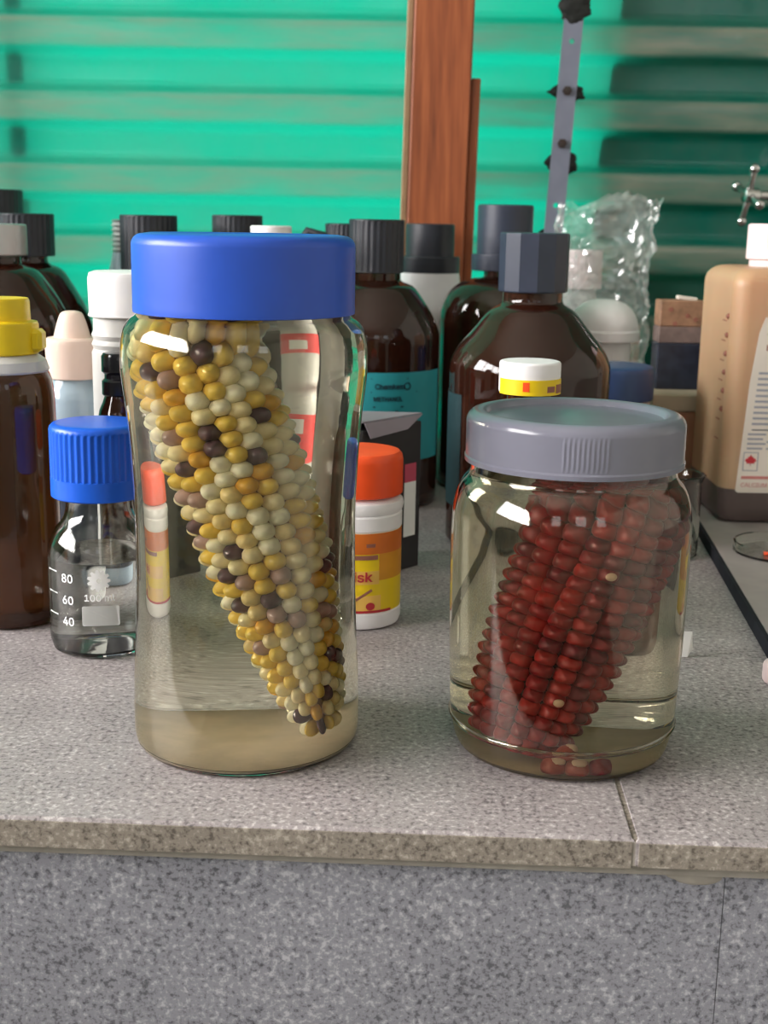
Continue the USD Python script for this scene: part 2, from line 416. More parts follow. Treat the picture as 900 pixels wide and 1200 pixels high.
# a single skin of polyester: one surface lets the daylight through
def skin(x0, x1, z0, z1, y):
    m = sheet(x0, x1, z0, z1, y); half = len(m.vertices) // 2
    keep = (m.faces < half).all(1)
    return trimesh.Trimesh(m.vertices[:half], m.faces[keep], process=False)
obj('corrugated_sheet', skin(-1.75, 0.052, 0.0, 2.6, Y_WALL), M['sheet'], wb, True)
obj('corrugated_sheet', skin(0.052, 1.75, 0.0, 2.6, Y_WALL + 0.002), M['sheet'], wb, True)

# outside the wall: ground, a dark board leaning against the sheet on the right, a post on the left
tag(obj('ground', box(30, 14, 0.1, (0, Y_WALL + 0.45 + 7, -0.05)), M['soil'], None, False), kind='structure')
bp = Polygon([(0.188, 0.0), (1.7, 0.0), (1.7, 2.4), (0.33, 2.4), (0.2215, T + 0.45), (0.204, T + 0.275)])
bm = extrude(bp, 0.022); v = bm.vertices
bm = trimesh.Trimesh(np.c_[v[:, 0], Y_WALL + 0.0315 - v[:, 2], v[:, 1]], bm.faces, process=False); bm.fix_normals()
tag(obj('outdoor_board', bm, M['darkboard'], None, False), 'dark board standing outside against the green sheet at the right', 'board')
tag(obj('outdoor_post', moved(box(0.02, 0.03, 2.4, (0, 0, 1.2), 0.002), (-0.366, Y_WALL + 0.0235, 0)), M['darkmetal'], None, False), 'dark post seen as a shadow through the green sheet at far left', 'post')

# ------------------------------------------------------------------ counter
ct = thing('counter', 'grey speckled granite laboratory counter with thick slab edge and facing panels below', 'counter', kind=None)
SL = -0.0385                                       # the front edge runs slightly askew to the wall
def edge_y(x): return 0.4407 + SL * x
def slab(x0, x1, b=0.0012, drop=0.0118, dy=0.0, z=0.0):
    y1 = Y_WALL - 0.012
    base = [(x0, edge_y(x0) + dy), (x1, edge_y(x1) + dy), (x1, y1), (x0, y1)]
    inner = Polygon(base).buffer(-b, join_style=2)
    pts = [(x, y, zz) for x, y in inner.exterior.coords for zz in (z, z - drop)] + [(x, y, zz) for x, y in base for zz in (z - b, z - drop + b)]
    return trimesh.convex.convex_hull(np.array(pts))
JX = 0.0955                                        # joint between the two slabs
def jx(y): return JX + 0.0045 * (y - 0.44) / 0.06
def cut_slab(side):
    b = 0.0011; drop = 0.0122 if side < 0 else 0.0112
    y0, y1 = 0.4407, Y_WALL - 0.012
    g = 0.0003
    if side < 0: base = [(-1.6, edge_y(-1.6)), (JX - g, edge_y(JX)), (0.13 - g, y1), (-1.6, y1)]
    else: base = [(JX + g, edge_y(JX) - 0.0008), (1.6, edge_y(1.6)), (1.6, y1), (0.13 + g, y1)]
    z = 0.0 if side < 0 else -0.0003
    inner = Polygon(base).buffer(-b, join_style=2)
    pts = [(x, y, zz) for x, y in inner.exterior.coords for zz in (z, z - drop)] + [(x, y, zz) for x, y in base for zz in (z - b, z - drop + b)]
    return trimesh.convex.convex_hull(np.array(pts))
obj('slab', cut_slab(-1), M['granite'], ct, False)
obj('slab', cut_slab(1), M['granite'], ct, False)
def bar(x0, x1, y0, th, z0, z1):
    return trimesh.convex.convex_hull(np.array([(x, edge_y(x) + y0 + d, z) for x in (x0, x1) for d in (0, th) for z in (z0, z1)]))
obj('mortar', trimesh.convex.convex_hull(np.array([(x + d, y, z) for x, y in ((JX, edge_y(JX) + 0.001), (0.13, Y_WALL - 0.013)) for d in (-0.0011, 0.0011) for z in (-0.010, -0.0006)])), M['granite_edge'], ct, False)
obj('edge_strip', bar(-1.6, JX - 0.0008, 0.0005, 0.0, -0.0115, -0.0012) if False else bar(-1.6, JX - 0.0012, -0.0006, 0.003, -0.0119, -0.0013), M['granite_edge'], ct, False)
obj('edge_strip', bar(JX + 0.0014, 1.6, -0.0015, 0.003, -0.0109, -0.0015), M['granite_edge'], ct, False)
obj('mortar', bar(JX - 0.0013, JX + 0.0013, -0.0002, 0.004, -0.0112, -0.0014), M['cement'], ct, False)
obj('mortar', bar(-1.6, 1.6, 0.004, 0.03, -0.0165, -0.0108), M['cement'], ct, False)
PX = 0.1315
obj('front_panel', bar(-1.6, PX - 0.00015, 0.0065, 0.02, -T + 0.0, -0.0135), M['granite_panel'], ct, False)
obj('front_panel', bar(PX + 0.00015, 1.6, 0.0066, 0.02, -T + 0.0, -0.0135), M['granite_panel'], ct, False)
blob = trimesh.creation.icosphere(3, 1.0)
blob.vertices *= (1 + 0.5 * (meshkit.fbm(blob.vertices * 1.6 + 5, 3, 3) - 0.5))[:, None]
blob.apply_scale((0.012, 0.0012, 0.0052)); obj('cement_smear', moved(blob, (0.121, edge_y(0.121) + 0.0066, -0.0165)), M['cement'], ct, True)
obj('carcass', bar(-1.6, 1.6, 0.03, 0.70, -T + 0.0, -0.0125), M['concrete'], ct, False)

# ------------------------------------------------------------------ raised stone ledge at the right
lp = Polygon([(0.2052, 0.635), (0.2070, 0.653), (0.2452, 1.0285), (1.0, 1.0285), (1.0, 0.635)])
ri = lp.buffer(-0.0008, join_style=2)
lm = trimesh.convex.convex_hull(np.array([(x, y, z) for x, y in ri.exterior.coords for z in (0.0, 0.0085)] + [(x, y, z) for x, y in lp.exterior.coords for z in (0.0005, 0.0078)]))
M['ledge'] = plain('wet_grey_stone', srgb(152, 144, 142), 0.45, 0.1, 60)
M['ledge_edge'] = plain('dark_stone_edge', srgb(40, 42, 47), 0.85, 0.2, 60, specular_ior_level=0.1)
led = thing('stone_ledge', 'raised smooth grey stone ledge with dark edge under the brown jug', 'ledge')
obj('slab', lm, M['ledge'], led, False)
pe = [(0.2052, 0.635), (0.2452, 1.0285)]
for (xa, ya), (xb, yb) in zip(pe[:-1], pe[1:]):
    obj('edge_band', trimesh.convex.convex_hull(np.array([(x + d, y, z) for (x, y) in ((xa, ya), (xb, yb)) for d in (-0.0022, 0.0002) for z in (0.0002, 0.0086)])), M['ledge_edge'], led, False)

# ------------------------------------------------------------------ wooden post, steel strip and tap on the wall
wp = thing('wooden_post', 'varnished brown wooden post rising in front of the green sheet', 'post', (0.0405, 1.245, 0))
obj('board', moved(box(0.0545, 0.03, 0.95, (0, 0, 0.475), 0.0015), ry=0.9), M['wood'], wp, False)
obj('edge_board', moved(box(0.006, 0.026, 0.95, (-0.0305, 0.002, 0.475), 0.001), ry=0.9), M['wood_edge'], wp, False, 'pale raw edge board')
obj('batten', moved(box(0.0085, 0.024, 0.352, (0.0318, 0.002, 0.176), 0.001), ry=0.9), M['wood'], wp, False, 'short narrow batten')
ss = thing('steel_strip', 'grey perforated steel strip bolted up the green sheet with black tar', 'bracket', (0.1585, 1.272, 0))
st = Polygon([(-0.009, 0.0), (0.009, 0.0), (0.009, 0.9), (-0.009, 0.9)])
for hz in (0.10, 0.16, 0.24, 0.39, 0.46, 0.55): st = st.difference(Polygon([(0.0026 * math.cos(a), hz + 0.0026 * math.sin(a)) for a in np.linspace(0, 2 * PI, 16, endpoint=False)]))
sm = extrude(st, 0.003); v = sm.vertices
sm = trimesh.Trimesh(np.c_[v[:, 0], -v[:, 2], v[:, 1]], sm.faces, process=False); sm.fix_normals()
obj('strip', moved(sm, ry=3.0, t=(-0.0105, 0, 0)), M['steel'], ss, False)
for k, z in enumerate((0.297, 0.345)):
    bl = join(moved(trimesh.creation.cylinder(0.0045, 0.004, sections=6), rx=90), moved(trimesh.creation.cylinder(0.0022, 0.008, sections=12), rx=90))
    obj('bolt', moved(bl, (-0.0105 + math.tan(math.radians(3.0)) * z, -0.0045, z)), M['darkmetal'], ss, False)
for k, (dx, z, sx, sz) in enumerate(((0.0, 0.421, 0.015, 0.014), (0.002, 0.345, 0.0150, 0.009), (0.003, 0.28, 0.0145, 0.012), (-0.002, 0.205, 0.014, 0.012))):
    b = trimesh.creation.icosphere(3, 1.0)
    b.vertices *= (1 + 0.8 * (meshkit.fbm(b.vertices * 2.1 + 3 * k, 3, k) - 0.5))[:, None]
    b.apply_scale((sx, 0.004, sz))
    obj('tar_patch', moved(b, (-0.0105 + math.tan(math.radians(3.0)) * z + dx, 0.009 if k else -0.002, z)), M['tar'], ss, True)

tp = thing('tap', 'chrome tap with four armed cross handle high on the right wall', 'tap', (0.327, 1.2, 0.2505))
ax = np.array([1.0, 0.22, 0.0]); ax /= np.linalg.norm(ax); u = np.array([0, 0, 1.0]); w = np.cross(ax, u)
for k in range(4):
    a = math.radians(20 + 90 * k); d = u * math.cos(a) + w * math.sin(a) + ax * (-0.05)
    arm = join(tube([d * 0.004, d * 0.012, d * 0.0225], [0.0036, 0.0028, 0.0034], 12), trimesh.creation.icosphere(2, 0.0048, ).apply_translation(d * 0.0245))
    obj('handle_arm', arm, M['chrome'], tp, True)
obj('hub', tube([-ax * 0.006, -ax * 0.005, ax * 0.008, ax * 0.010], [0.004, 0.0068, 0.0068, 0.005], 16), M['chrome'], tp, 40)
obj('stem', tube([ax * 0.008, ax * 0.04, ax * 0.041, ax * 0.07], [0.0045, 0.0045, 0.008, 0.008], 16), M['chrome'], tp, 40)
pb = np.array([ax[0] * 0.078, ax[1] * 0.078, 0])
obj('riser_pipe', tube([pb + (0, 0, -0.2505), pb + (0, 0, 0.16)], 0.0105, 16), M['chrome'], tp, 40)
obj('spout', tube([pb + (0.0, -0.02 * 0 - 0.16 * math.sin(t), 0.16 + 0.06 * (1 - math.cos(t)) - 0.0 * t) for t in np.linspace(0, PI / 2, 8)] + [pb + (0, -0.165, 0.19), pb + (0, -0.165, 0.17)], 0.008, 14), M['chrome'], tp, 50)

# ------------------------------------------------------------------ bottles
def ribbed_cap(r, z0, z1, count=40, depth=0.0006, n=160, top_b=0.0012, band=0.0):
    """Screw cap with vertical grips between z0+band and just under the top."""
    h = z1 - z0
    pts = [(r - 0.0006, z0), (r, z0 + 0.0006), (r, z0 + band + 0.0008), (r, z0 + band + 0.0012)] + [(r, z) for z in np.linspace(z0 + band + 0.0016, z1 - top_b - 0.0008, 6)] + [(r - top_b * (1 - math.cos(t)), z1 - top_b + top_b * math.sin(t)) for t in np.linspace(0, PI / 2, 4)]
    return lathe(pts, n, ribs(depth, count, z0 + band + 0.0014, z1 - top_b - 0.0005, 1.0))

def big_bottle(label, x, y, R, shoulder, neck_r, neck_z, cap_r, cap_z, mat='amber', cap_mat='black', cap_kind='ribbed', count=30, group=None, extra=None, name='amber_bottle', collar=None, cat='bottle', slope=None):
    """Reagent bottle: body to SHOULDER, slope to NECK_Z, cap between cap_z[0] and cap_z[1]."""
    t = thing(name, label, cat, (x, y, 0), group=group)
    slope = slope or [(0.99, 0.10), (0.93, 0.24), (0.55, 0.70), (0.30, 0.90)]
    body = [(R - 0.006, 0.0), (R - 0.002, 0.0015), (R, 0.005)]
    side = smooth_prof([(R, 0.006), (R, shoulder * 0.6), (R, shoulder)] + [(neck_r + (R - neck_r) * a, shoulder + (neck_z - shoulder) * b) for a, b in slope] + [(neck_r, neck_z), (neck_r, cap_z[0] + 0.004)], 60)
    obj('body', lathe(body + side, 72), M[mat], t, 40)
    if cap_kind == 'ribbed': cm = ribbed_cap(cap_r, cap_z[0], cap_z[1], count)
    elif cap_kind == 'facet': cm = lathe(rounded(cap_r, cap_z[0], cap_z[1], 0.001, 3), 12)
    else: cm = lathe(rounded(cap_r, cap_z[0], cap_z[1], 0.0015, 4), 56)
    obj('cap', cm, M[cap_mat], t, 18 if cap_kind == 'facet' else 35)
    if collar: obj('collar', lathe(rounded(collar[0], collar[1], collar[2], 0.0008, 3), 56), M[collar[3]], t, 35)
    return t

# row at the back, left to right
big_bottle('tall amber bottle with black cap at far left, highest of the left group', -0.3465, 1.15, 0.052, 0.155, 0.017, 0.203, 0.0255, (0.205, 0.2432), cap_kind='ribbed')
big_bottle('amber bottle with black cap close behind the silver capped one at far left', -0.291, 1.05, 0.050, 0.128, 0.016, 0.186, 0.0222, (0.190, 0.2232))
big_bottle('amber bottle with dull silver screw cap at far left', -0.2795, 0.93, 0.0495, 0.142, 0.0165, 0.189, 0.0215, (0.1935, 0.2156), cap_mat='silver', cap_kind='smooth')
big_bottle('amber bottle with wide black cap left of the blue lid', -0.198, 1.08, 0.044, 0.125, 0.0185, 0.172, 0.0235, (0.178, 0.2236))
sn = thing('ridged_neck_bottle', 'clear bottle neck with silver ridges peeking out beside a wide black cap', 'bottle', (-0.245, 1.2, 0))
obj('body', lathe(smooth_prof([(0.022, 0.0), (0.024, 0.006), (0.024, 0.14), (0.012, 0.175), (0.0085, 0.19)], 30), 40), M['bluegrey_glass'], sn, 40)
obj('ridged_neck', lathe([(0.007, 0.188), (0.0075, 0.190)] + [(0.0075 + 0.0016 * math.sin(k * PI / 2) ** 2, 0.19 + 0.0022 * k) for k in range(14)] + [(0.006, 0.2195)], 40), M['silver'], sn, 35)
big_bottle('amber bottle with black cap just showing above the blue lid', -0.1295, 1.12, 0.034, 0.13, 0.017, 0.185, 0.0215, (0.1895, 0.2249))
wv = thing('vial', 'small white capped vial whose cap edge shows above the blue lid', 'vial', (-0.0885, 0.985, 0))
obj('body', lathe(smooth_prof([(0.017, 0.0), (0.018, 0.004), (0.018, 0.15), (0.013, 0.175), (0.0115, 0.2)], 30), 40), M['offwhite'], wv, 40)
obj('cap', lathe(rounded(0.0155, 0.198, 0.2172, 0.0012), 48), M['white'], wv, 35)
hs = thing('rubber_hose', 'black rubber hose curving down behind the blue lid', 'hose', (-0.0655, 1.07, 0))
obj('hose', tube([(-0.020, 0.004, 0.0055), (-0.020, 0.004, 0.08), (-0.018, 0.002, 0.16), (-0.012, 0, 0.196), (0.0, 0, 0.2125), (0.012, 0, 0.209), (0.020, 0, 0.194), (0.023, 0, 0.16), (0.024, 0, 0.08), (0.024, 0, 0.0055)], 0.0045, 12), M['black'], hs, 50)
big_bottle('amber bottle with black cap half hidden behind the teal labelled bottle', -0.035, 1.12, 0.036, 0.125, 0.016, 0.178, 0.0195, (0.185, 0.2195))

mb = big_bottle('amber bottle with ribbed black cap and teal label beside the blue lidded jar', -0.0095, 1.0267, 0.0512, 0.131, 0.0195, 0.177, 0.0218, (0.1825, 0.2233), count=28, mat='amber')
lb = obj('label', patch(0.0514, 0.040, 0.1090, -170, -14, 0.0003, 48), M['teal'], mb, 35, 'teal printed paper label')
R_ = 0.0519; A0 = -76.0
def on_label(name, m, mat, parent, label=None): return obj(name, wrap(m, R_, A0), M[mat], parent, False, label)
on_label('print', text('Chemkem', 0.0040, -0.012, 0.0965, 0.0002, True, 0.0235), 'ink', lb)
on_label('print', extrude(Polygon([(0.0145 + 0.003 * math.cos(a), 0.0985 + 0.003 * math.sin(a)) for a in np.linspace(0, 2 * PI, 20)]).difference(Polygon([(0.0145 + 0.0022 * math.cos(a), 0.0985 + 0.0022 * math.sin(a)) for a in np.linspace(0, 2 * PI, 20)])), 0.0002), 'ink', lb)
on_label('print', text('METHANOL', 0.0034, -0.013, 0.0872, 0.0002, True, 0.023), 'ink', lb)
for z, x0, x1, h in ((0.1042, -0.015, 0.015, 0.0005), (0.0938, -0.015, 0.024, 0.0005), (0.0822, -0.013, 0.011, 0.0012), (0.0785, -0.013, 0.007, 0.0012), (0.0745, -0.013, 0.012, 0.0009), (0.07, -0.013, 0.009, 0.0009), (0.0655, -0.013, 0.012, 0.0009)):
    on_label('print_line', flat(x1 - x0, h, x0, z, 0.0002), 'ink', lb)

wb_ = thing('white_bottle', 'white plastic bottle with stepped black cap in front of the wooden post', 'bottle', (0.0376, 1.19, 0))
obj('body', lathe(smooth_prof([(0.034, 0.0), (0.036, 0.003), (0.036, 0.105), (0.0355, 0.138), (0.029, 0.162), (0.027, 0.18)], 44), 64), M['white'], wb_, 40)
cp = obj('cap', lathe(rounded(0.0222, 0.190, 0.2205, 0.0015), 56), M['black'], wb_, 35)
obj('cap_flange', lathe(rounded(0.0275, 0.1765, 0.1915, 0.0012), 56), M['black'], cp, 35)

kb = big_bottle('amber bottle with tall smooth slate cap behind the largest amber bottle', 0.0975, 1.1, 0.0535, 0.142, 0.0165, 0.178, 0.0232, (0.1955, 0.237), cap_mat='slate', cap_kind='smooth', collar=(0.0275, 0.183, 0.1965, 'slate'), slope=[(0.99, 0.12), (0.93, 0.38), (0.80, 0.62), (0.55, 0.84), (0.25, 0.95)])
lbig = big_bottle('large amber bottle with faceted black cap behind the grey lidded jar', 0.0995, 0.89, 0.0555, 0.1255, 0.0205, 0.170, 0.0238, (0.1765, 0.2160), cap_kind='facet', cap_mat='slate', slope=[(0.985, 0.05), (0.93, 0.17), (0.50, 0.62), (0.22, 0.88)])
obj('label', patch(0.0557, 0.030, 0.108, -195, -150, 0.0003, 24), M['teal_dark'], lbig, 35, 'dark teal label at the side')

sv = thing('small_amber_bottle', 'small bottle with white and yellow printed cap right behind the grey lid', 'bottle', (0.0785, 0.70, 0))
obj('body', lathe(smooth_prof([(0.018, 0.0), (0.02, 0.002), (0.02, 0.085), (0.019, 0.098), (0.0125, 0.112), (0.012, 0.134)], 40), 48), M['amber_warm'], sv, 40)
sc = obj('cap', lathe(rounded(0.0168, 0.1315, 0.1492, 0.0016), 56), M['white'], sv, 35)
obj('seal_band', patch(0.01695, 0.1318, 0.1402, -165, -12, 0.0002, 40), M['yellow'], sc, 35, 'yellow paper seal')
for a0, a1, z0, z1, mm in ((-62, -44, 0.1335, 0.1368, 'brownink'), (-40, -18, 0.1328, 0.1375, 'brownink'), (-108, -96, 0.134, 0.139, 'orange')):
    obj('seal_print', patch(0.0172, z0, z1, a0, a1, 0.0001, 10), M[mm], sc, 35)

nb = thing('domed_bottle', 'white plastic bottle with broad domed lid under the clear bag', 'bottle', (0.191, 1.14, 0))
obj('body', lathe(smooth_prof([(0.023, 0.0), (0.0245, 0.003), (0.0245, 0.118), (0.024, 0.126)], 20), 48), M['white'], nb, 40)
obj('lid', lathe([(0.029, 0.1225), (0.0315, 0.1232), (0.0318, 0.131), (0.0305, 0.1325)] + [(0.0305 * math.cos(t) ** 0.8, 0.1325 + 0.0262 * math.sin(t)) for t in np.linspace(0.05, 1.4, 10)], 56), M['white'], nb, 35)

# crumpled clear bag standing over a pale pink bottle
def bag():
    """Crumpled open bag: a flattened tube of jittered facets, closed at the bottom, ragged at the mouth."""
    r_ = np.random.default_rng(12)
    n, rows, h = 64, 40, 0.158
    v = []
    for k in range(rows + 1):
        q = k / rows
        for i in range(n):
            a = 2 * PI * (i + (0.5 if k % 2 else 0)) / n; c, s_ = math.cos(a), math.sin(a)
            wx = 0.0395 + 0.004 * q + 0.002 * math.sin(q * 9); wy = 0.020 * (1 - 0.45 * q)
            v.append((wx * math.copysign(abs(c) ** 0.65, c), wy * math.copysign(abs(s_) ** 0.8, s_), h * q))
    v = np.array(v)
    d = v * (0.35, 1, 0); d /= np.linalg.norm(d, axis=1, keepdims=True)
    big = meshkit.fbm(v * (70, 90, 60) + 11, 3, 5) - 0.5
    v = v + d * (0.013 * big)[:, None] + r_.normal(0, 0.0011, v.shape)
    q = v[:, 2] / h
    v[:, 2] += np.clip(q - 0.75, 0, 1) * 4 * (0.005 * np.sin(v[:, 0] * 85 + 0.6) + 0.06 * v[:, 0] + 0.008 * (meshkit.noise(v * 120, 4) - 0.5))
    f = []
    for k in range(rows):
        for i in range(n):
            j = (i + 1) % n; a, b, c, e = k * n + i, k * n + j, k * n + n + i, k * n + n + j
            f += [(a, b, c), (b, e, c)] if k % 2 == 0 else [(a, b, e), (a, e, c)]
    b = len(v); v = np.vstack([v, v[:n].mean(0)])
    f += [(b, (i + 1) % n, i) for i in range(n)]
    return trimesh.Trimesh(v, f, process=False)
tag(obj('plastic_bag', moved(bag(), (0.1965, 1.184, T + 0.0868)), M['polythene'], None, 24), 'crumpled clear plastic bag standing against the green sheet', 'bag')
bx = thing('storage_box', 'plain worn grey box under the crumpled clear bag', 'box', (0.196, 1.184, 0))
obj('body', box(0.072, 0.050, 0.080, (0, 0, 0.040), 0.001), M['card_top'], bx, False)
obj('lid', box(0.075, 0.052, 0.012, (0, 0, 0.0787), 0.001), M['card_top'], bx, False)
pk = thing('pink_capped_bottle', 'slim bottle with pale pink cap seen through the clear bag', 'bottle', (0.184, 1.2525, 0))
obj('body', lathe(smooth_prof([(0.019, 0.0), (0.021, 0.003), (0.021, 0.130), (0.018, 0.148), (0.016, 0.166)], 24), 48), M['offwhite'], pk, 40)
obj('cap', ribbed_cap(0.0215, 0.162, 0.1985, 36, 0.0005, 144), M['pinkwhite'], pk, 35)

pj = thing('blue_lidded_pot', 'low pot with dull navy blue lid beside the large amber bottle', 'pot', (0.178, 1.0, 0))
obj('body', lathe(smooth_prof([(0.027, 0.0), (0.029, 0.003), (0.029, 0.08), (0.028, 0.096)], 20), 48), M['offwhite'], pj, 40)
obj('lid', lathe([(0.030, 0.0895), (0.0310, 0.0905), (0.0312, 0.110), (0.0300, 0.1145), (0.0270, 0.1160)], 64), M['navy'], pj, 35)

# cartons on the right
cb = thing('brown_carton', 'low brown cardboard carton with worn pale top at the right back', 'carton', (0.247, 1.078, 0.0))
obj('body', box(0.060, 0.085, 0.0745, (0, 0, 0.03725), 0.001), M['card'], cb, False)
obj('lid', box(0.062, 0.087, 0.014, (0, 0, 0.0820), 0.001), M['card_top'], cb, False)
pb_ = thing('printed_packet', 'upright packet, tan above and dark blue below, standing on the brown carton', 'packet', (0.2435, 1.078, 0.0890))
obj('lower_panel', box(0.0385, 0.024, 0.0385, (0, 0, 0.0193), 0.001), M['darkblue'], pb_, False, 'dark blue glossy lower half')
obj('middle_panel', box(0.0378, 0.0236, 0.0135, (0, 0, 0.0452), 0.0008), M['greyprint'], pb_, False)
obj('upper_panel', box(0.037, 0.0232, 0.0215, (0, 0, 0.0627), 0.0008), M['tanprint'], pb_, False)
obj('flap', moved(box(0.016, 0.010, 0.003, (0, 0, 0), 0.0005), (0.005, 0, 0.0748), ry=6), M['paper'], pb_, False, 'torn pale flap on top')
for dx, dz in ((-0.010, 0.066), (0.004, 0.061), (0.011, 0.058), (-0.006, 0.0545)):
    obj('print_spot', moved(trimesh.creation.cylinder(0.0019, 0.0006, sections=12), (dx, -0.0118, dz), rx=90) if False else moved(moved(trimesh.creation.cylinder(0.0019, 0.0006, sections=12), rx=90), (dx, -0.0117, dz)), M['brownink'], pb_, False)
sb = thing('striped_carton', 'narrow carton with rust and cream bands behind the navy lid', 'carton', (0.2205, 1.18, 0.0))
for k, (z0, z1, mm) in enumerate(((0, 0.075, 'card'), (0.075, 0.092, 'card_top'), (0.092, 0.100, 'card'), (0.100, 0.112, 'card_top'), (0.112, 0.121, 'card'), (0.121, 0.130, 'card_top'))):
    obj('band', box(0.026, 0.03, z1 - z0, (0.006, 0.055, (z0 + z1) / 2), 0.0004), M[mm], sb, False)

# plastic jug with label
jg = thing('plastic_jug', 'tan translucent plastic jug with aged label and red leaf emblem', 'jug', (0.2975, 0.975, 0.0085))
def jug(z0, z1, taper=0.0, rb=0.004):
    base = sbox(-0.050, -0.052, 0.09, 0.052).buffer(-0.012).buffer(0.012, quad_segs=6)
    xy = np.array(base.exterior.coords)[:-1]
    prof = [(1 - 0.006 / 0.05, z0), (1 - 0.002 / 0.05, z0 + 0.0015), (1, z0 + 0.006)] + [(1, z) for z in np.linspace(z0 + 0.012, z1 - 0.014, 6)] + [(1 - 0.012 / 0.05 * (1 - math.cos(t)), z1 - 0.012 + 0.012 * math.sin(t)) for t in np.linspace(0.15, PI / 2, 6)]
    n = len(xy); v = []; f = []
    c = np.array([0.02, 0.0])
    for s, z in prof:
        for p in xy:
            d = p - c; L = np.abs(d) - 0.05 * (1 - s)
            q = c + np.sign(d) * np.maximum(L, 0)
            v.append((q[0], q[1], z))
    for k in range(len(prof) - 1):
        for i in range(n):
            j = (i + 1) % n
            f += [(k * n + i, k * n + j, k * n + n + j), (k * n + i, k * n + n + j, k * n + n + i)]
    v += [(c[0], c[1], prof[0][1]), (c[0], c[1], prof[-1][1])]
    e = (len(prof) - 1) * n
    for i in range(n):
        j = (i + 1) % n
        f += [(len(v) - 2, j, i), (len(v) - 1, e + i, e + j)]
    m = trimesh.Trimesh(np.array(v), np.array(f), process=False); m.fix_normals(); return m
jm = jug(0.0, 0.1855)
lo = jm.slice_plane((0, 0, 0.025), (0, 0, -1), cap=True) if False else None
cut = trimesh.intersections.slice_mesh_plane
obj('body', cut(jm, (0, 0, 1), (0, 0, 0.0255)), M['jug'], jg, 40)
obj('base', cut(jm, (0, 0, -1), (0, 0, 0.0255)), M['jug_base'], jg, 40, 'dark residue filled base')
obj('neck', lathe(rounded(0.019, 0.183, 0.1925, 0.0008, 3), 48).apply_translation((-0.0085, 0.0, 0)), M['pinkwhite'], jg, 35)
obj('cap', ribbed_cap(0.0215, 0.1905, 0.2165, 44, 0.0004, 176, 0.002, 0.003).apply_translation((-0.0085, 0.0, 0)), M['pinkwhite'], jg, 35, 'pale pink screw cap')
for k in range(7):
    obj('graduation', box(0.0006, 0.010, 0.0008, (-0.0501, -0.028, 0.060 + 0.0145 * k)), M['brownink'], jg, False)
for k in range(6):
    obj('graduation_mark', moved(trimesh.creation.icosphere(1, 0.0022), (-0.0499, -0.0375, 0.083 + 0.0135 * k)), M['brownink'], jg, True)
jl = obj('label', moved(extrude(Polygon([(-0.039, 0.0245), (-0.0372, 0.0232), (0.07, 0.0232), (0.07, 0.151), (-0.0268, 0.151), (-0.0305, 0.140), (-0.0345, 0.105)]), 0.0005), rx=90, t=(-0.0005, -0.0518, 0.0)), M['paper'], jg, False, 'aged white paper label with torn middle')
def onjug(name, m, mat): return obj(name, stand(m, 0, -0.0523, 0), M[mat], jl, False)
onjug('print', text('BIOHEM', 0.0040, -0.0255, 0.1275, 0.0002, True), 'brownink')
for z in np.arange(0.0735, 0.112, 0.0041): onjug('print_line', flat(0.075, 0.0016, -0.029 - (0.112 - z) * 0.06, z, 0.0002), 'greyink')
onjug('print_line', flat(0.08, 0.0008, -0.031, 0.0695, 0.0002), 'ink')
for z in (0.0555, 0.059, 0.0625, 0.066): onjug('print_line', flat(0.010 + 0.004 * ((z * 997) % 1), 0.0014, -0.0335, z, 0.0002), 'greyink')
for z in (0.0555, 0.0605): onjug('print_line', flat(0.04, 0.0012, -0.0195, z, 0.0002), 'greyink')
onjug('torn_patch', extrude(Polygon([(-0.017, 0.117), (-0.009, 0.122), (0.02, 0.119), (0.02, 0.103), (-0.004, 0.104), (-0.010, 0.109)]), 0.0003), 'greyprint')
onjug('torn_patch', extrude(Polygon([(-0.0255, 0.139), (-0.016, 0.1505), (0.01, 0.1505), (0.006, 0.143), (-0.01, 0.1405)]), 0.0003), 'card_top')
fr = sbox(-0.0355, 0.0395, -0.0245, 0.0535); onjug('emblem_frame', extrude(fr.difference(fr.buffer(-0.0006)), 0.0002), 'greyink')
leaf = Polygon([(0, -0.5), (0.05, -0.18), (0.42, -0.24), (0.36, -0.1), (0.62, 0.14), (0.46, 0.2), (0.5, 0.38), (0.28, 0.3), (0.3, 0.55), (0.16, 0.5), (0, 0.8), (-0.16, 0.5), (-0.3, 0.55), (-0.28, 0.3), (-0.5, 0.38), (-0.46, 0.2), (-0.62, 0.14), (-0.36, -0.1), (-0.42, -0.24), (-0.05, -0.18)])
onjug('leaf_emblem', extrude(affinity.translate(affinity.scale(leaf, 0.0072, 0.0066, origin=(0, 0)), -0.030, 0.0465), 0.0003), 'redink')
onjug('print', text('DO NOT DRINK', 0.0028, -0.036, 0.0335, 0.0002, False), 'pinkink') if False else onjug('print_line', flat(0.08, 0.0022, -0.036, 0.0335, 0.0002), 'pinkink')
onjug('print', text('CALCIUM IE', 0.0030, -0.036, 0.0275, 0.0002, False), 'pinkink')

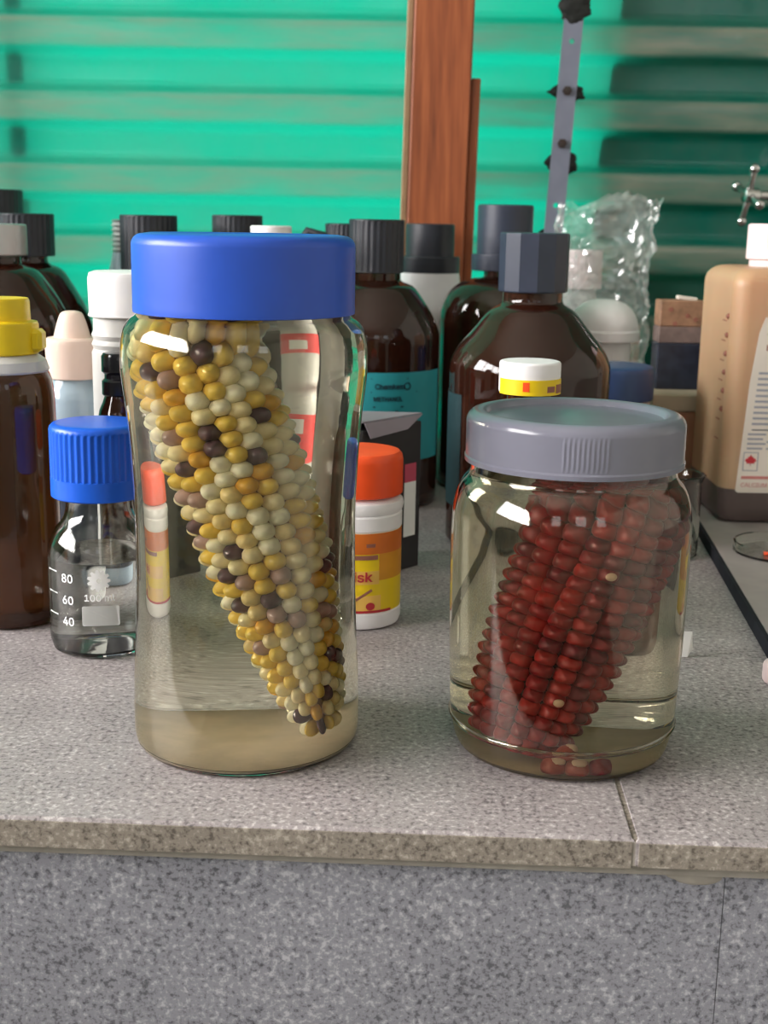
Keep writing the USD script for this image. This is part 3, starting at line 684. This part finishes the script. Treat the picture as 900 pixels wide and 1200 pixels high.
# beaker, dish and small bits at the right
bk = thing('glass_beaker', 'clear glass beaker half hidden behind the grey lidded jar', 'beaker', (0.1985, 0.86, 0))
obj('wall', lathe([(0.0, 0.0), (0.017, 0.0), (0.0185, 0.0015), (0.0185, 0.052), (0.0205, 0.0565), (0.0212, 0.057), (0.0205, 0.0575), (0.0192, 0.0565), (0.0172, 0.052), (0.0172, 0.003), (0.0160, 0.0018), (0.0, 0.0018)], 56), M['glass'], bk, 40)
pd = thing('petri_dish', 'shallow glass dish on the stone ledge at the right edge', 'dish', (0.2665, 0.835, 0.0085))
obj('wall', lathe([(0.0, 0.0), (0.029, 0.0), (0.0305, 0.001), (0.0305, 0.0075), (0.0300, 0.008), (0.0290, 0.0075), (0.0290, 0.0022), (0.028, 0.0014), (0.0, 0.0014)], 56), M['glass'], pd, 40)
tag(obj('orange_strip', moved(box(0.03, 0.0045, 0.002, (0, 0, 0), 0.0004), (0.268, 0.822, T + 0.0109), rz=-14), M['orange'], None, False), 'flat orange strip lying in the glass dish', 'strip')
tag(obj('paper_chip', moved(trimesh.convex.convex_hull(np.array([(-0.0035, -0.001, 0), (0.0012, -0.0016, 0), (0.0042, 0.0006, 0.0042), (0.0040, 0.003, 0.0128), (-0.0035, 0.003, 0.0128), (-0.0035, 0.0012, 0.0005), (0.0012, 0.0012, 0.0005), (0.0035, 0.0042, 0.0122), (-0.0032, 0.0042, 0.0122)])), (0.1605, 0.645, T)), M['paperwhite'], None, False), 'small white folded chip standing right of the grey lidded jar', 'chip')
tag(obj('white_stopper', moved(lathe(rounded(0.0085, 0, 0.012, 0.003, 5), 40), (0.1990, 0.606, T)), M['pinkwhite'], None, 40), 'white rounded stopper at the right edge beside the stone ledge', 'stopper')

# black carton between jar and amber bottles
cbx = thing('black_carton', 'black card box with lifted grey flap behind the orange capped bottle', 'carton', (-0.0144, 0.8139, 0), 50)
obj('body', box(0.058, 0.050, 0.0965, (0, 0, 0.04825), 0.0006), M['cardblack'], cbx, False)
fl = trimesh.convex.convex_hull(np.array([(x, y, d) for x, y in ((-0.029, 0.0), (0.029, 0.0), (0.029, -0.050), (-0.029, -0.050)) for d in (0, 0.0008)]))
obj('flap', moved(fl, (0, 0.025, 0.0968), rx=-5), M['cardgrey'], cbx, False, 'grey lifted flap')
tk = trimesh.convex.convex_hull(np.array([(x, y, z) for x, z in ((-0.0285, 0.0), (0.0285, 0.0), (0.012, -0.008), (-0.024, -0.010)) for y in (0, 0.0007)]))
obj('tuck_flap', moved(tk, (0, -0.0262, 0.1012), rx=-8), M['cardgrey'], cbx, False)
obj('print_panel', box(0.0115, 0.0006, 0.012, (0.0180, -0.0252, 0.0640)), M['pinkprint'], cbx, False, 'pink printed band')
obj('print_panel', box(0.0115, 0.0006, 0.036, (0.0180, -0.0252, 0.040)), M['paperwhite'], cbx, False, 'white printed panel')

# orange capped white bottle
mu = thing('orange_capped_bottle', 'white plastic bottle with orange cap and orange yellow label behind the tall jar', 'bottle', (-0.0143, 0.7005, 0))
obj('body', lathe([(0.021, 0.0), (0.0235, 0.0012), (0.0245, 0.004), (0.0245, 0.0095), (0.0240, 0.0102), (0.0240, 0.0560), (0.0246, 0.0567), (0.0246, 0.0640), (0.0240, 0.0650), (0.0247, 0.0660), (0.0253, 0.0690), (0.0247, 0.0715), (0.0225, 0.0728), (0.0205, 0.0738), (0.0205, 0.080)], 72), M['white'], mu, 30)
obj('cap', lathe([(0.0238, 0.0745), (0.0246, 0.0752), (0.0246, 0.0935), (0.0240, 0.0965), (0.0225, 0.0982), (0.019, 0.0990)], 72), M['orange'], mu, 35)
ml = obj('label', patch(0.0241, 0.0106, 0.0556, -190, 10, 0.0002, 56), M['yellow'], mu, 35, 'yellow and orange printed label')
M['labelorange'] = plain('orange_label_print', srgb(215, 110, 30), 0.5, 0.1)
M['labelamber'] = plain('amber_label_print', srgb(222, 150, 30), 0.5, 0.1)
M['labelpale'] = plain('pale_label_print', srgb(238, 190, 90), 0.5, 0.06)
def mp(name, z0, z1, a0, a1, mat, r=0.02435): return obj(name, patch(r, z0, z1, a0, a1, 0.0001, 24), M[mat], ml, 35)
mp('print_area', 0.0440, 0.0556, -190, 10, 'labelorange')
mp('print_area', 0.0290, 0.0440, -60, 10, 'labelamber')
mp('print_area', 0.0270, 0.0345, -150, -60, 'labelpale')
mp('print_area', 0.0108, 0.0205, -150, -57, 'labelpale')
mp('print_band', 0.0106, 0.0120, -190, -40, 'redink', 0.0245)
mp('print_band', 0.0410, 0.0435, -130, -62, 'brownink', 0.0245)
mp('print_band', 0.0480, 0.0500, -78, -66, 'brownink', 0.0245)
obj('print', wrap(text('isk', 0.0052, -0.0048, 0.0288, 0.0002, True, 0.0105), 0.0246, -84), M['redink'], ml, False)
obj('print', wrap(moved(flat(0.011, 0.0014), (-0.003, 0.0175, 0), rz=32), 0.0246, -84), M['brownink'], ml, False)
obj('print_spot', wrap(extrude(Polygon([(0.0052 + 0.0026 * math.cos(a), 0.0145 + 0.0022 * math.sin(a)) for a in np.linspace(0, 2 * PI, 18)]), 0.0002), 0.0246, -84), M['redink'], ml, False)

# left foreground bottles
yb = thing('yellow_capped_bottle', 'amber bottle with yellow flip cap at the left edge', 'bottle', (-0.2085, 0.6935, 0))
obj('body', lathe([(0.022, 0.0), (0.0262, 0.0012), (0.0275, 0.004)] + smooth_prof([(0.0277, 0.006), (0.0277, 0.07), (0.0274, 0.122), (0.0262, 0.1345), (0.0225, 0.142), (0.0165, 0.145), (0.0160, 0.152)], 50), 72), M['amber_warm'], yb, 40)
obj('neck_ring', lathe([(0.0245, 0.1395), (0.0250, 0.1405), (0.0235, 0.1455), (0.0185, 0.1490), (0.016, 0.1500)], 64), M['offwhite'], yb, 35, 'milky white neck ring')
yc = obj('cap', lathe([(0.0195, 0.1490), (0.0202, 0.1498), (0.0202, 0.1645), (0.0196, 0.1660), (0.0162, 0.1668), (0.0160, 0.1770), (0.0152, 0.1785)], 64), M['yellow'], yb, 35)
obj('tear_tab', box(0.007, 0.012, 0.012, (0.0205, -0.002, 0.1565), 0.002), M['yellow'], yc, False)

dp = thing('dropper_bottle', 'blue grey glass bottle with beige rubber dropper cap', 'bottle', (-0.191, 0.78, 0))
obj('body', lathe([(0.014, 0.0), (0.0165, 0.001)] + smooth_prof([(0.0172, 0.004), (0.0172, 0.06), (0.0168, 0.095), (0.0172, 0.105), (0.0168, 0.115), (0.0135, 0.122), (0.012, 0.128)], 40), 56), M['bluegrey_glass'], dp, 40)
obj('label', patch(0.01735, 0.012, 0.092, -260, 80, 0.0002, 40), M['darkblue'], dp, 35, 'dark label round the lower body')
dc = obj('cap', lathe([(0.0148, 0.1255), (0.0156, 0.1262), (0.0164, 0.1465), (0.0160, 0.1490), (0.0148, 0.1500), (0.0115, 0.1502)], 64), M['beige'], dp, 35)
obj('bulb', lathe(smooth_prof([(0.0112, 0.1495), (0.0102, 0.1535), (0.0080, 0.1610), (0.0062, 0.1648), (0.0030, 0.1660)], 24), 48), M['beige'], dc, 50)

dk = thing('dark_bottle', 'small dark bottle with glossy black cap between dropper and white pot', 'bottle', (-0.1475, 0.7065, 0))
obj('body', lathe([(0.010, 0.0), (0.0125, 0.001)] + smooth_prof([(0.013, 0.004), (0.013, 0.105), (0.0115, 0.118), (0.0085, 0.1245), (0.008, 0.13)], 30), 48), M['amber'], dk, 40)
obj('cap', lathe([(0.0092, 0.1255), (0.0098, 0.1262), (0.0098, 0.1335), (0.0083, 0.1350), (0.0083, 0.1372), (0.0098, 0.1388), (0.0098, 0.1472), (0.0086, 0.1490), (0.005, 0.1496)], 48), M['blackgloss'], dk, 35)

wj = thing('white_pot', 'white plastic pot with tall white lid left of the tall jar', 'pot', (-0.1500, 0.752, 0))
obj('body', lathe([(0.0195, 0.0), (0.0217, 0.0012)] + smooth_prof([(0.0223, 0.004), (0.0223, 0.12), (0.0223, 0.145)], 20) + [(0.0212, 0.147), (0.0223, 0.1497), (0.0212, 0.1523), (0.0223, 0.155), (0.0212, 0.1577), (0.0212, 0.163), (0.0207, 0.170)], 64), M['offwhite'], wj, 30)
obj('lid', lathe([(0.0232, 0.1655), (0.0239, 0.1662), (0.0232, 0.1680), (0.0236, 0.1870), (0.0226, 0.1905), (0.0200, 0.1914)], 72), M['white'], wj, 35)

rb = thing('red_banded_bottle', 'white plastic bottle with coral red cap and band, seen through the tall jar', 'bottle', (-0.151, 0.872, 0))
obj('body', lathe([(0.021, 0.0), (0.0235, 0.0012)] + smooth_prof([(0.024, 0.004), (0.024, 0.125), (0.0225, 0.138), (0.019, 0.144), (0.0185, 0.15)], 40), 56), M['offwhite'], rb, 40)
obj('red_band', patch(0.02415, 0.078, 0.124, -200, 20, 0.0003, 44), M['red'], rb, 35, 'coral red printed band')
obj('white_panel', patch(0.02450, 0.104, 0.119, -85, -35, 0.0002, 24), M['paperwhite'], rb, 35)
obj('cap', ribbed_cap(0.0255, 0.142, 0.157, 40, 0.0005, 160), M['red'], rb, 35, 'coral red cap')

# 100 ml laboratory bottle
lb1 = thing('laboratory_bottle', 'small clear laboratory bottle with ribbed bright blue cap and white scale', 'bottle', (-0.1478, 0.6485, 0))
outer = [(0.0, 0.0006), (0.022, 0.0), (0.0258, 0.0015), (0.0272, 0.006)] + smooth_prof([(0.0273, 0.008), (0.0273, 0.05), (0.0268, 0.0555), (0.0235, 0.0635), (0.0185, 0.0705), (0.0172, 0.076), (0.0172, 0.092)], 34)
inner = [(r - 0.0016, z + (0.002 if z < 0.01 else 0)) for r, z in outer[1:]]
obj('glass', lathe(outer + [(0.0164, 0.0925)] + [(max(r, 0.001), z) for r, z in inner[::-1]] + [(0.0, 0.0026)], 80), M['glass'], lb1, 40)
li = [(r - 0.0015, z + (0.0019 if z < 0.01 else 0)) for r, z in outer[1:] if z < 0.0500]
obj('liquid', lathe([(0, 0.0025)] + li + [(li[-1][0], 0.0505), (0, 0.0505)], 80), M['water'], lb1, 40)
cap = obj('cap', ribbed_cap(0.0243, 0.0815, 0.1195, 44, 0.0008, 220, 0.0035, 0.009), M['blue_cap'], lb1, 35, 'ribbed bright blue screw cap')
def l1(name, m, ac=-90): return obj(name, wrap(m, 0.02736, ac), M['whiteink'], lb1, False)
AC = -77 - 13.0                                           # angle that faces the camera
for k, (z, s) in enumerate(((0.0432, '80'), (0.0318, '60'), (0.0205, '40'))):
    l1('scale_number', text(s, 0.0042, -0.0165, z - 0.0025, 0.00015, True), AC)
    l1('scale_line', flat(0.0085, 0.0007, -0.0285, z + 0.0018, 0.00015), AC)
l1('scale_text', text('100 ml', 0.0034, -0.0035, 0.0318, 0.00015, True), AC)
lf = []
for k in range(11):
    a = 2 * PI * k / 11
    lf.append(affinity.translate(affinity.rotate(affinity.scale(Polygon([(0.2, -0.12), (0.6, -0.26), (1.0, -0.12), (1.0, 0.12), (0.6, 0.26), (0.2, 0.12)]), 0.0058, 0.0052, origin=(0, 0)), math.degrees(a), origin=(0, 0)), 0.0045, 0.0425))
l1('leaf_emblem', join(*[extrude(p, 0.00015) for p in lf]), AC)
l1('scale_panel', extrude(sbox(-0.0045, 0.0185, 0.0145, 0.0290).buffer(-0.001).buffer(0.001), 0.00015), AC)

# ------------------------------------------------------------------ ears of corn
def kernel_mesh(wt, wa, wr, nu=12, nv=6, square=0.8):
    """Domed kernel: tangential x, axial y, radial z; flat hidden underside."""
    v = [(0, 0, wr)]; f = []
    for k in range(1, nv + 1):
        t = k / nv * (PI * 0.62)
        for i in range(nu):
            a = 2 * PI * i / nu; c, s = math.cos(a), math.sin(a)
            v.append((wt * math.sin(t) * math.copysign(abs(c) ** square, c), wa * math.sin(t) * math.copysign(abs(s) ** square, s), wr * math.cos(t)))
    for i in range(nu):
        j = (i + 1) % nu
        f.append((0, 1 + i, 1 + j))
        for k in range(nv - 1):
            b, c = 1 + k * nu, 1 + (k + 1) * nu
            f += [(b + i, c + i, c + j), (b + i, c + j, b + j)]
    v.append((0, 0, v[-1][2])); e = 1 + (nv - 1) * nu
    f += [(len(v) - 1, e + (i + 1) % nu, e + i) for i in range(nu)]
    return np.array(v), np.array(f)

def corn(name, label, loc, p0, p1, radius, rows, pitch, wt, wa, wr, pick, cob_mat, twist, seed, square, stagger=0.5, fill=1.06, skip=None, special=()):
    """Ear from tip p0 to butt p1 (local to loc); radius(q) gives its radius along the length."""
    rr = random.Random(seed)
    t = thing(name, label, 'corn cob', loc)
    p0, p1 = np.array(p0, float), np.array(p1, float); L = np.linalg.norm(p1 - p0); ax = (p1 - p0) / L
    cam_dir = np.array([-loc[0], -loc[1], 0.10]); e1 = np.cross(ax, cam_dir); e1 /= np.linalg.norm(e1); e2 = np.cross(e1, ax) * -1
    if e2 @ cam_dir < 0: e2 = -e2
    n = int(L / pitch)
    qs = np.linspace(0, 1, 40)
    cobm = lathe([(max(radius(q) - wr * 0.95, 0.0008), q * L) for q in np.linspace(0.03, 1, 40)], 40)
    B = np.stack([e1, np.cross(ax, e1), ax], 1)
    cobm = trimesh.Trimesh(cobm.vertices @ B.T + p0, cobm.faces, process=False)
    if np.linalg.det(B) < 0: cobm.invert()
    obj('cob', cobm, cob_mat, t, 50)
    kv, kf = kernel_mesh(1, 1, 1, square=square)
    found = []
    for j in range(rows):
        a0 = 2 * PI * j / rows
        sft = rr.uniform(-0.12, 0.12) + (stagger if j % 2 else 0.0)
        for i in range(n + 1):
            s = (i + sft) * pitch + rr.uniform(-0.04, 0.04) * pitch
            q = s / L
            if q < 0.012 or q > 0.995: continue
            R = radius(q)
            a = a0 + twist * q + 0.05 * math.sin(9 * q + j)
            sc = 0.62 + 0.38 * min(1, (R / radius(0.55)) ** 1.0)
            if 2 * PI * R / rows < wt * 1.05 and j % 2 and q < 0.10: continue
            d = e1 * math.cos(a) + e2 * math.sin(a); tg = -e1 * math.sin(a) + e2 * math.cos(a)
            dR = (radius(min(q + 0.02, 1)) - radius(max(q - 0.02, 0))) / (0.04 * L)
            al = ax + d * dR; al /= np.linalg.norm(al); nd = np.cross(tg, al); nd = nd if nd @ d > 0 else -nd
            if skip and skip(d, q): continue
            w = min(wt, PI * R / rows * fill)
            S = np.array([w * rr.uniform(0.93, 1.06), wa * (0.75 + 0.25 * sc) * rr.uniform(0.93, 1.06), wr * sc * rr.uniform(0.95, 1.05)])
            tilt = rr.uniform(-0.07, 0.07)
            X, Y_ = tg * math.cos(tilt) + al * math.sin(tilt), al * math.cos(tilt) - tg * math.sin(tilt)
            B3 = np.stack([X, Y_, nd], 1)
            c = p0 + ax * s + d * (R - wr * sc)
            vv = (kv * S) @ B3.T + c
            ff = kf if np.linalg.det(B3) > 0 else kf[:, ::-1]
            face = d @ (cam_dir / np.linalg.norm(cam_dir))
            found.append((face, vv, ff, pick(rr, i, j, q)))
    for sx, sz in special:                               # kernels with a pale damaged crown
        near = min((k for k in range(len(found)) if found[k][0] > 0.6), key=lambda k: (found[k][1][0][0] - sx) ** 2 + (found[k][1][0][2] - sz) ** 2)
        c = found[near][1][0]; out = np.cross(found[near][1][1] - c, found[near][1][4] - c); out /= np.linalg.norm(out); out = out if out @ cam_dir > 0 else -out
        sp = trimesh.creation.icosphere(2, 1.0); sp.apply_scale((0.0021, 0.0012, 0.0017)); obj('pale_speck', moved(sp, c + out * 0.0002), M['kernel_tip'], t, True, 'pale damaged crown')
    found.sort(key=lambda x: -x[0])
    rest = {}
    for k, (face, vv, ff, m) in enumerate(found):
        if k < 296: obj('kernel', (vv, ff), m, t, True)
        else: rest.setdefault(str(m.GetPath()), []).append((vv, ff, m))
    for key in sorted(rest):
        g = rest[key]
        obj('kernel_rows', join(*[trimesh.Trimesh(a, b, process=False) for a, b, _ in g]), g[0][2], t, True, 'kernels on the far side', kind='stuff')
    return t

def pick_mixed(rr, i, j, q):
    x = rr.random()
    for k, w in (('yellow', 0.25), ('gold', 0.08), ('cream', 0.29), ('ivory', 0.17), ('buff', 0.07), ('mauve', 0.05), ('purple', 0.09)):
        if x < w: return M['k_' + k]
        x -= w
    return M['k_cream']
def pick_red(rr, i, j, q):
    x = rr.random()
    return M['r_deep'] if x < 0.5 else M['r_brick'] if x < 0.85 else M['r_dark']

TX, TY = -0.0586, 0.5300
rt = PchipInterpolator([0, 0.03, 0.10, 0.25, 0.45, 0.7, 1.0], [0.0045, 0.0085, 0.0132, 0.0178, 0.0220, 0.0230, 0.0200])
corn('corn_cob', 'yellow and cream corn cob with scattered purple kernels in the tall jar', (TX, TY, 0.004), (0.0290, -0.0100, 0.0025), (-0.0195, 0.0, 0.180), rt, 16, 0.0066, 0.0046, 0.0038, 0.0060, pick_mixed, M['cob'], 0.45, 3, 0.85, 0.3, 0.95)
RX, RY = 0.0790, 0.5280
rd = PchipInterpolator([0, 0.06, 0.2, 0.5, 0.8, 1.0], [0.0150, 0.0190, 0.0222, 0.0252, 0.0256, 0.0240])
corn('corn_cob', 'dark red corn cob leaning in the grey lidded jar', (RX, RY, 0.004), (-0.0185, -0.0115, 0.0010), (0.0200, 0.0010, 0.1215), rd, 15, 0.0055, 0.0056, 0.0034, 0.0058, pick_red, M['redcob'], -0.10, 9, 0.62, 0.10, 0.88, special=((0.0071, 0.083), (-0.0065, 0.028)))

# loose kernels on the bottom of the right jar
gk = kernel_mesh(0.0050, 0.0044, 0.0052)
for k, (dx, dy, rot, lab) in enumerate(((-0.0075, -0.0340, 20, 'leftmost loose reddish kernel on the jar bottom under the red cob'), (-0.0020, -0.0285, 75, 'loose kernel lying behind the others on the jar bottom'), (0.0015, -0.0360, -15, 'pale tipped loose kernel in the middle front of the jar bottom'), (0.0105, -0.0345, 50, 'rightmost dull red loose kernel on the jar bottom'))):
    t = thing('corn_kernel', lab, 'kernel', (RX + dx, RY + dy - 0.004, 0.0033), rot)
    km = trimesh.Trimesh(gk[0], gk[1], process=False)
    obj('body', moved(km, (0, 0, 0.0026 + 0.0030 * (k == 1))), M['kernel_loose'] if k != 3 else M['r_deep'], t, True)
    if k != 3: obj('pale_tip', moved(km.copy().apply_scale((0.66, 0.66, 0.5)), (0.0008, -0.0012, 0.0056 + 0.0030 * (k == 1))), M['kernel_tip'], t, True)

M['sediment_tan'] = plain('tan_sediment', srgb(222, 202, 174), 0.9, 0.1, 90)
M['sediment_olive'] = plain('olive_sediment', srgb(205, 186, 142), 0.9, 0.12, 90)
# ------------------------------------------------------------------ the two glass jars
def jar(label, x, y, outer_side, wall, floor, z_liq, liquid, lid, base_r, sediment):
    t = thing('glass_jar', label, 'jar', (x, y, 0))
    out = [(0.0, 0.0012), (base_r * 0.75, 0.0010), (base_r - 0.003, 0.0), (base_r, 0.0005)] + outer_side
    # inner wall: offset of the outer one
    P_ = np.array(outer_side); tg = np.gradient(P_, axis=0); tg /= np.linalg.norm(tg, axis=1)[:, None]
    inn = P_ + np.c_[-tg[:, 1], tg[:, 0]] * wall
    inn = [(r, z) for r, z in inn if z > floor + 0.0005]
    r0 = inn[0][0]
    inn = [(0.0, floor), (r0 * 0.6, floor), (r0 * 0.93, floor + 0.0002)] + inn
    top = outer_side[-1][1]
    obj('glass', lathe(out + [(outer_side[-1][0] - wall / 2, top + wall / 3)] + inn[::-1], 112), M['glass'], t, 45)
    e = 0.00012
    lq = [(0.0, floor - e)] + [(r + e, z - (e if z < floor + 0.001 else 0)) for r, z in inn[1:] if z < z_liq]
    rr = float(np.interp(z_liq, [z for r, z in inn[3:]], [r for r, z in inn[3:]])) + e
    obj('liquid', lathe(lq + [(rr, z_liq), (0.0, z_liq)], 112), liquid, t, 45, 'pale yellowish preserving liquid')
    obj('sediment', lathe([(0.0, floor + 0.0001), (r0 - 0.002, floor + 0.0001), (r0 - 0.0012, floor + 0.0008), (r0 * 0.9, floor + 0.0011), (0.0, floor + 0.0013)], 72), sediment, t, 45, 'pale settled sediment')
    lid(t)
    return t

def lid_tall(t):
    l = obj('lid', lathe([(0.0440, 0.1845), (0.0452, 0.1848), (0.0453, 0.1870)] + [(0.0452, z) for z in np.linspace(0.188, 0.2113, 6)] + [(0.0452 - 0.0045 * (1 - math.cos(a)), 0.2113 + 0.0045 * math.sin(a)) for a in np.linspace(0.2, PI / 2, 7)] + [(0.038, 0.2162), (0.0365, 0.2156)], 112), M['blue_lid'], t, 35, 'matte blue screw lid')
side_t = smooth_prof([(0.0470, 0.0010), (0.0482, 0.0030), (0.0488, 0.0075), (0.0488, 0.0160), (0.0486, 0.0260), (0.0474, 0.0520), (0.0466, 0.0800), (0.0465, 0.1000), (0.0473, 0.1220), (0.0490, 0.1450), (0.0503, 0.1560), (0.0509, 0.1640), (0.0506, 0.1715), (0.0492, 0.1780), (0.0462, 0.1822), (0.0436, 0.1840), (0.0425, 0.1860), (0.0425, 0.1990)], 110)
jar('tall waisted glass jar with blue lid holding a yellow corn cob', TX, TY, side_t, 0.0021, 0.0020, 0.1960, M['water_tall'], lid_tall, 0.0462, M['sediment_tan'])

def lid_grey(t):
    def fine(r, z, a):
        d = ((math.degrees(a) + 92 + 180) % 360) - 180
        return r + (0.00035 * (0.5 + 0.5 * math.cos(a * 150)) if 0.1305 < z < 0.1408 and abs(d) < 12 else 0)
    obj('lid', lathe([(0.0440, 0.1282), (0.0456, 0.1256), (0.0458, 0.1275), (0.0453, 0.1282)] + [(0.0453, z) for z in np.linspace(0.1290, 0.1420, 8)] + [(0.0453 - 0.0048 * (1 - math.cos(a)), 0.1420 + 0.0048 * math.sin(a)) for a in np.linspace(0.2, PI / 2, 7)] + [(0.0385, 0.1467), (0.0372, 0.1460), (0.0362, 0.1442), (0.0345, 0.1438)], 720, fine), M['grey_lid'], t, 35, 'dusty grey plastic lid with sunken top')
side_r = smooth_prof([(0.0436, 0.0008), (0.0455, 0.0026), (0.0470, 0.0070), (0.0478, 0.0122)], 14) + smooth_prof([(0.0484, 0.0134), (0.0493, 0.0141), (0.0487, 0.0150)], 4) + smooth_prof([(0.0486, 0.0160), (0.0491, 0.0280), (0.0499, 0.0500), (0.0503, 0.0750), (0.0504, 0.0930), (0.0501, 0.1035), (0.0486, 0.1115), (0.0460, 0.1172), (0.0436, 0.1200), (0.0430, 0.1215), (0.0430, 0.1330)], 80)
jar('squat glass jar with grey lid holding a dark red corn cob', RX, RY, side_r, 0.0020, 0.0019, 0.1215, M['water_red'], lid_grey, 0.0425, M['sediment_olive'])
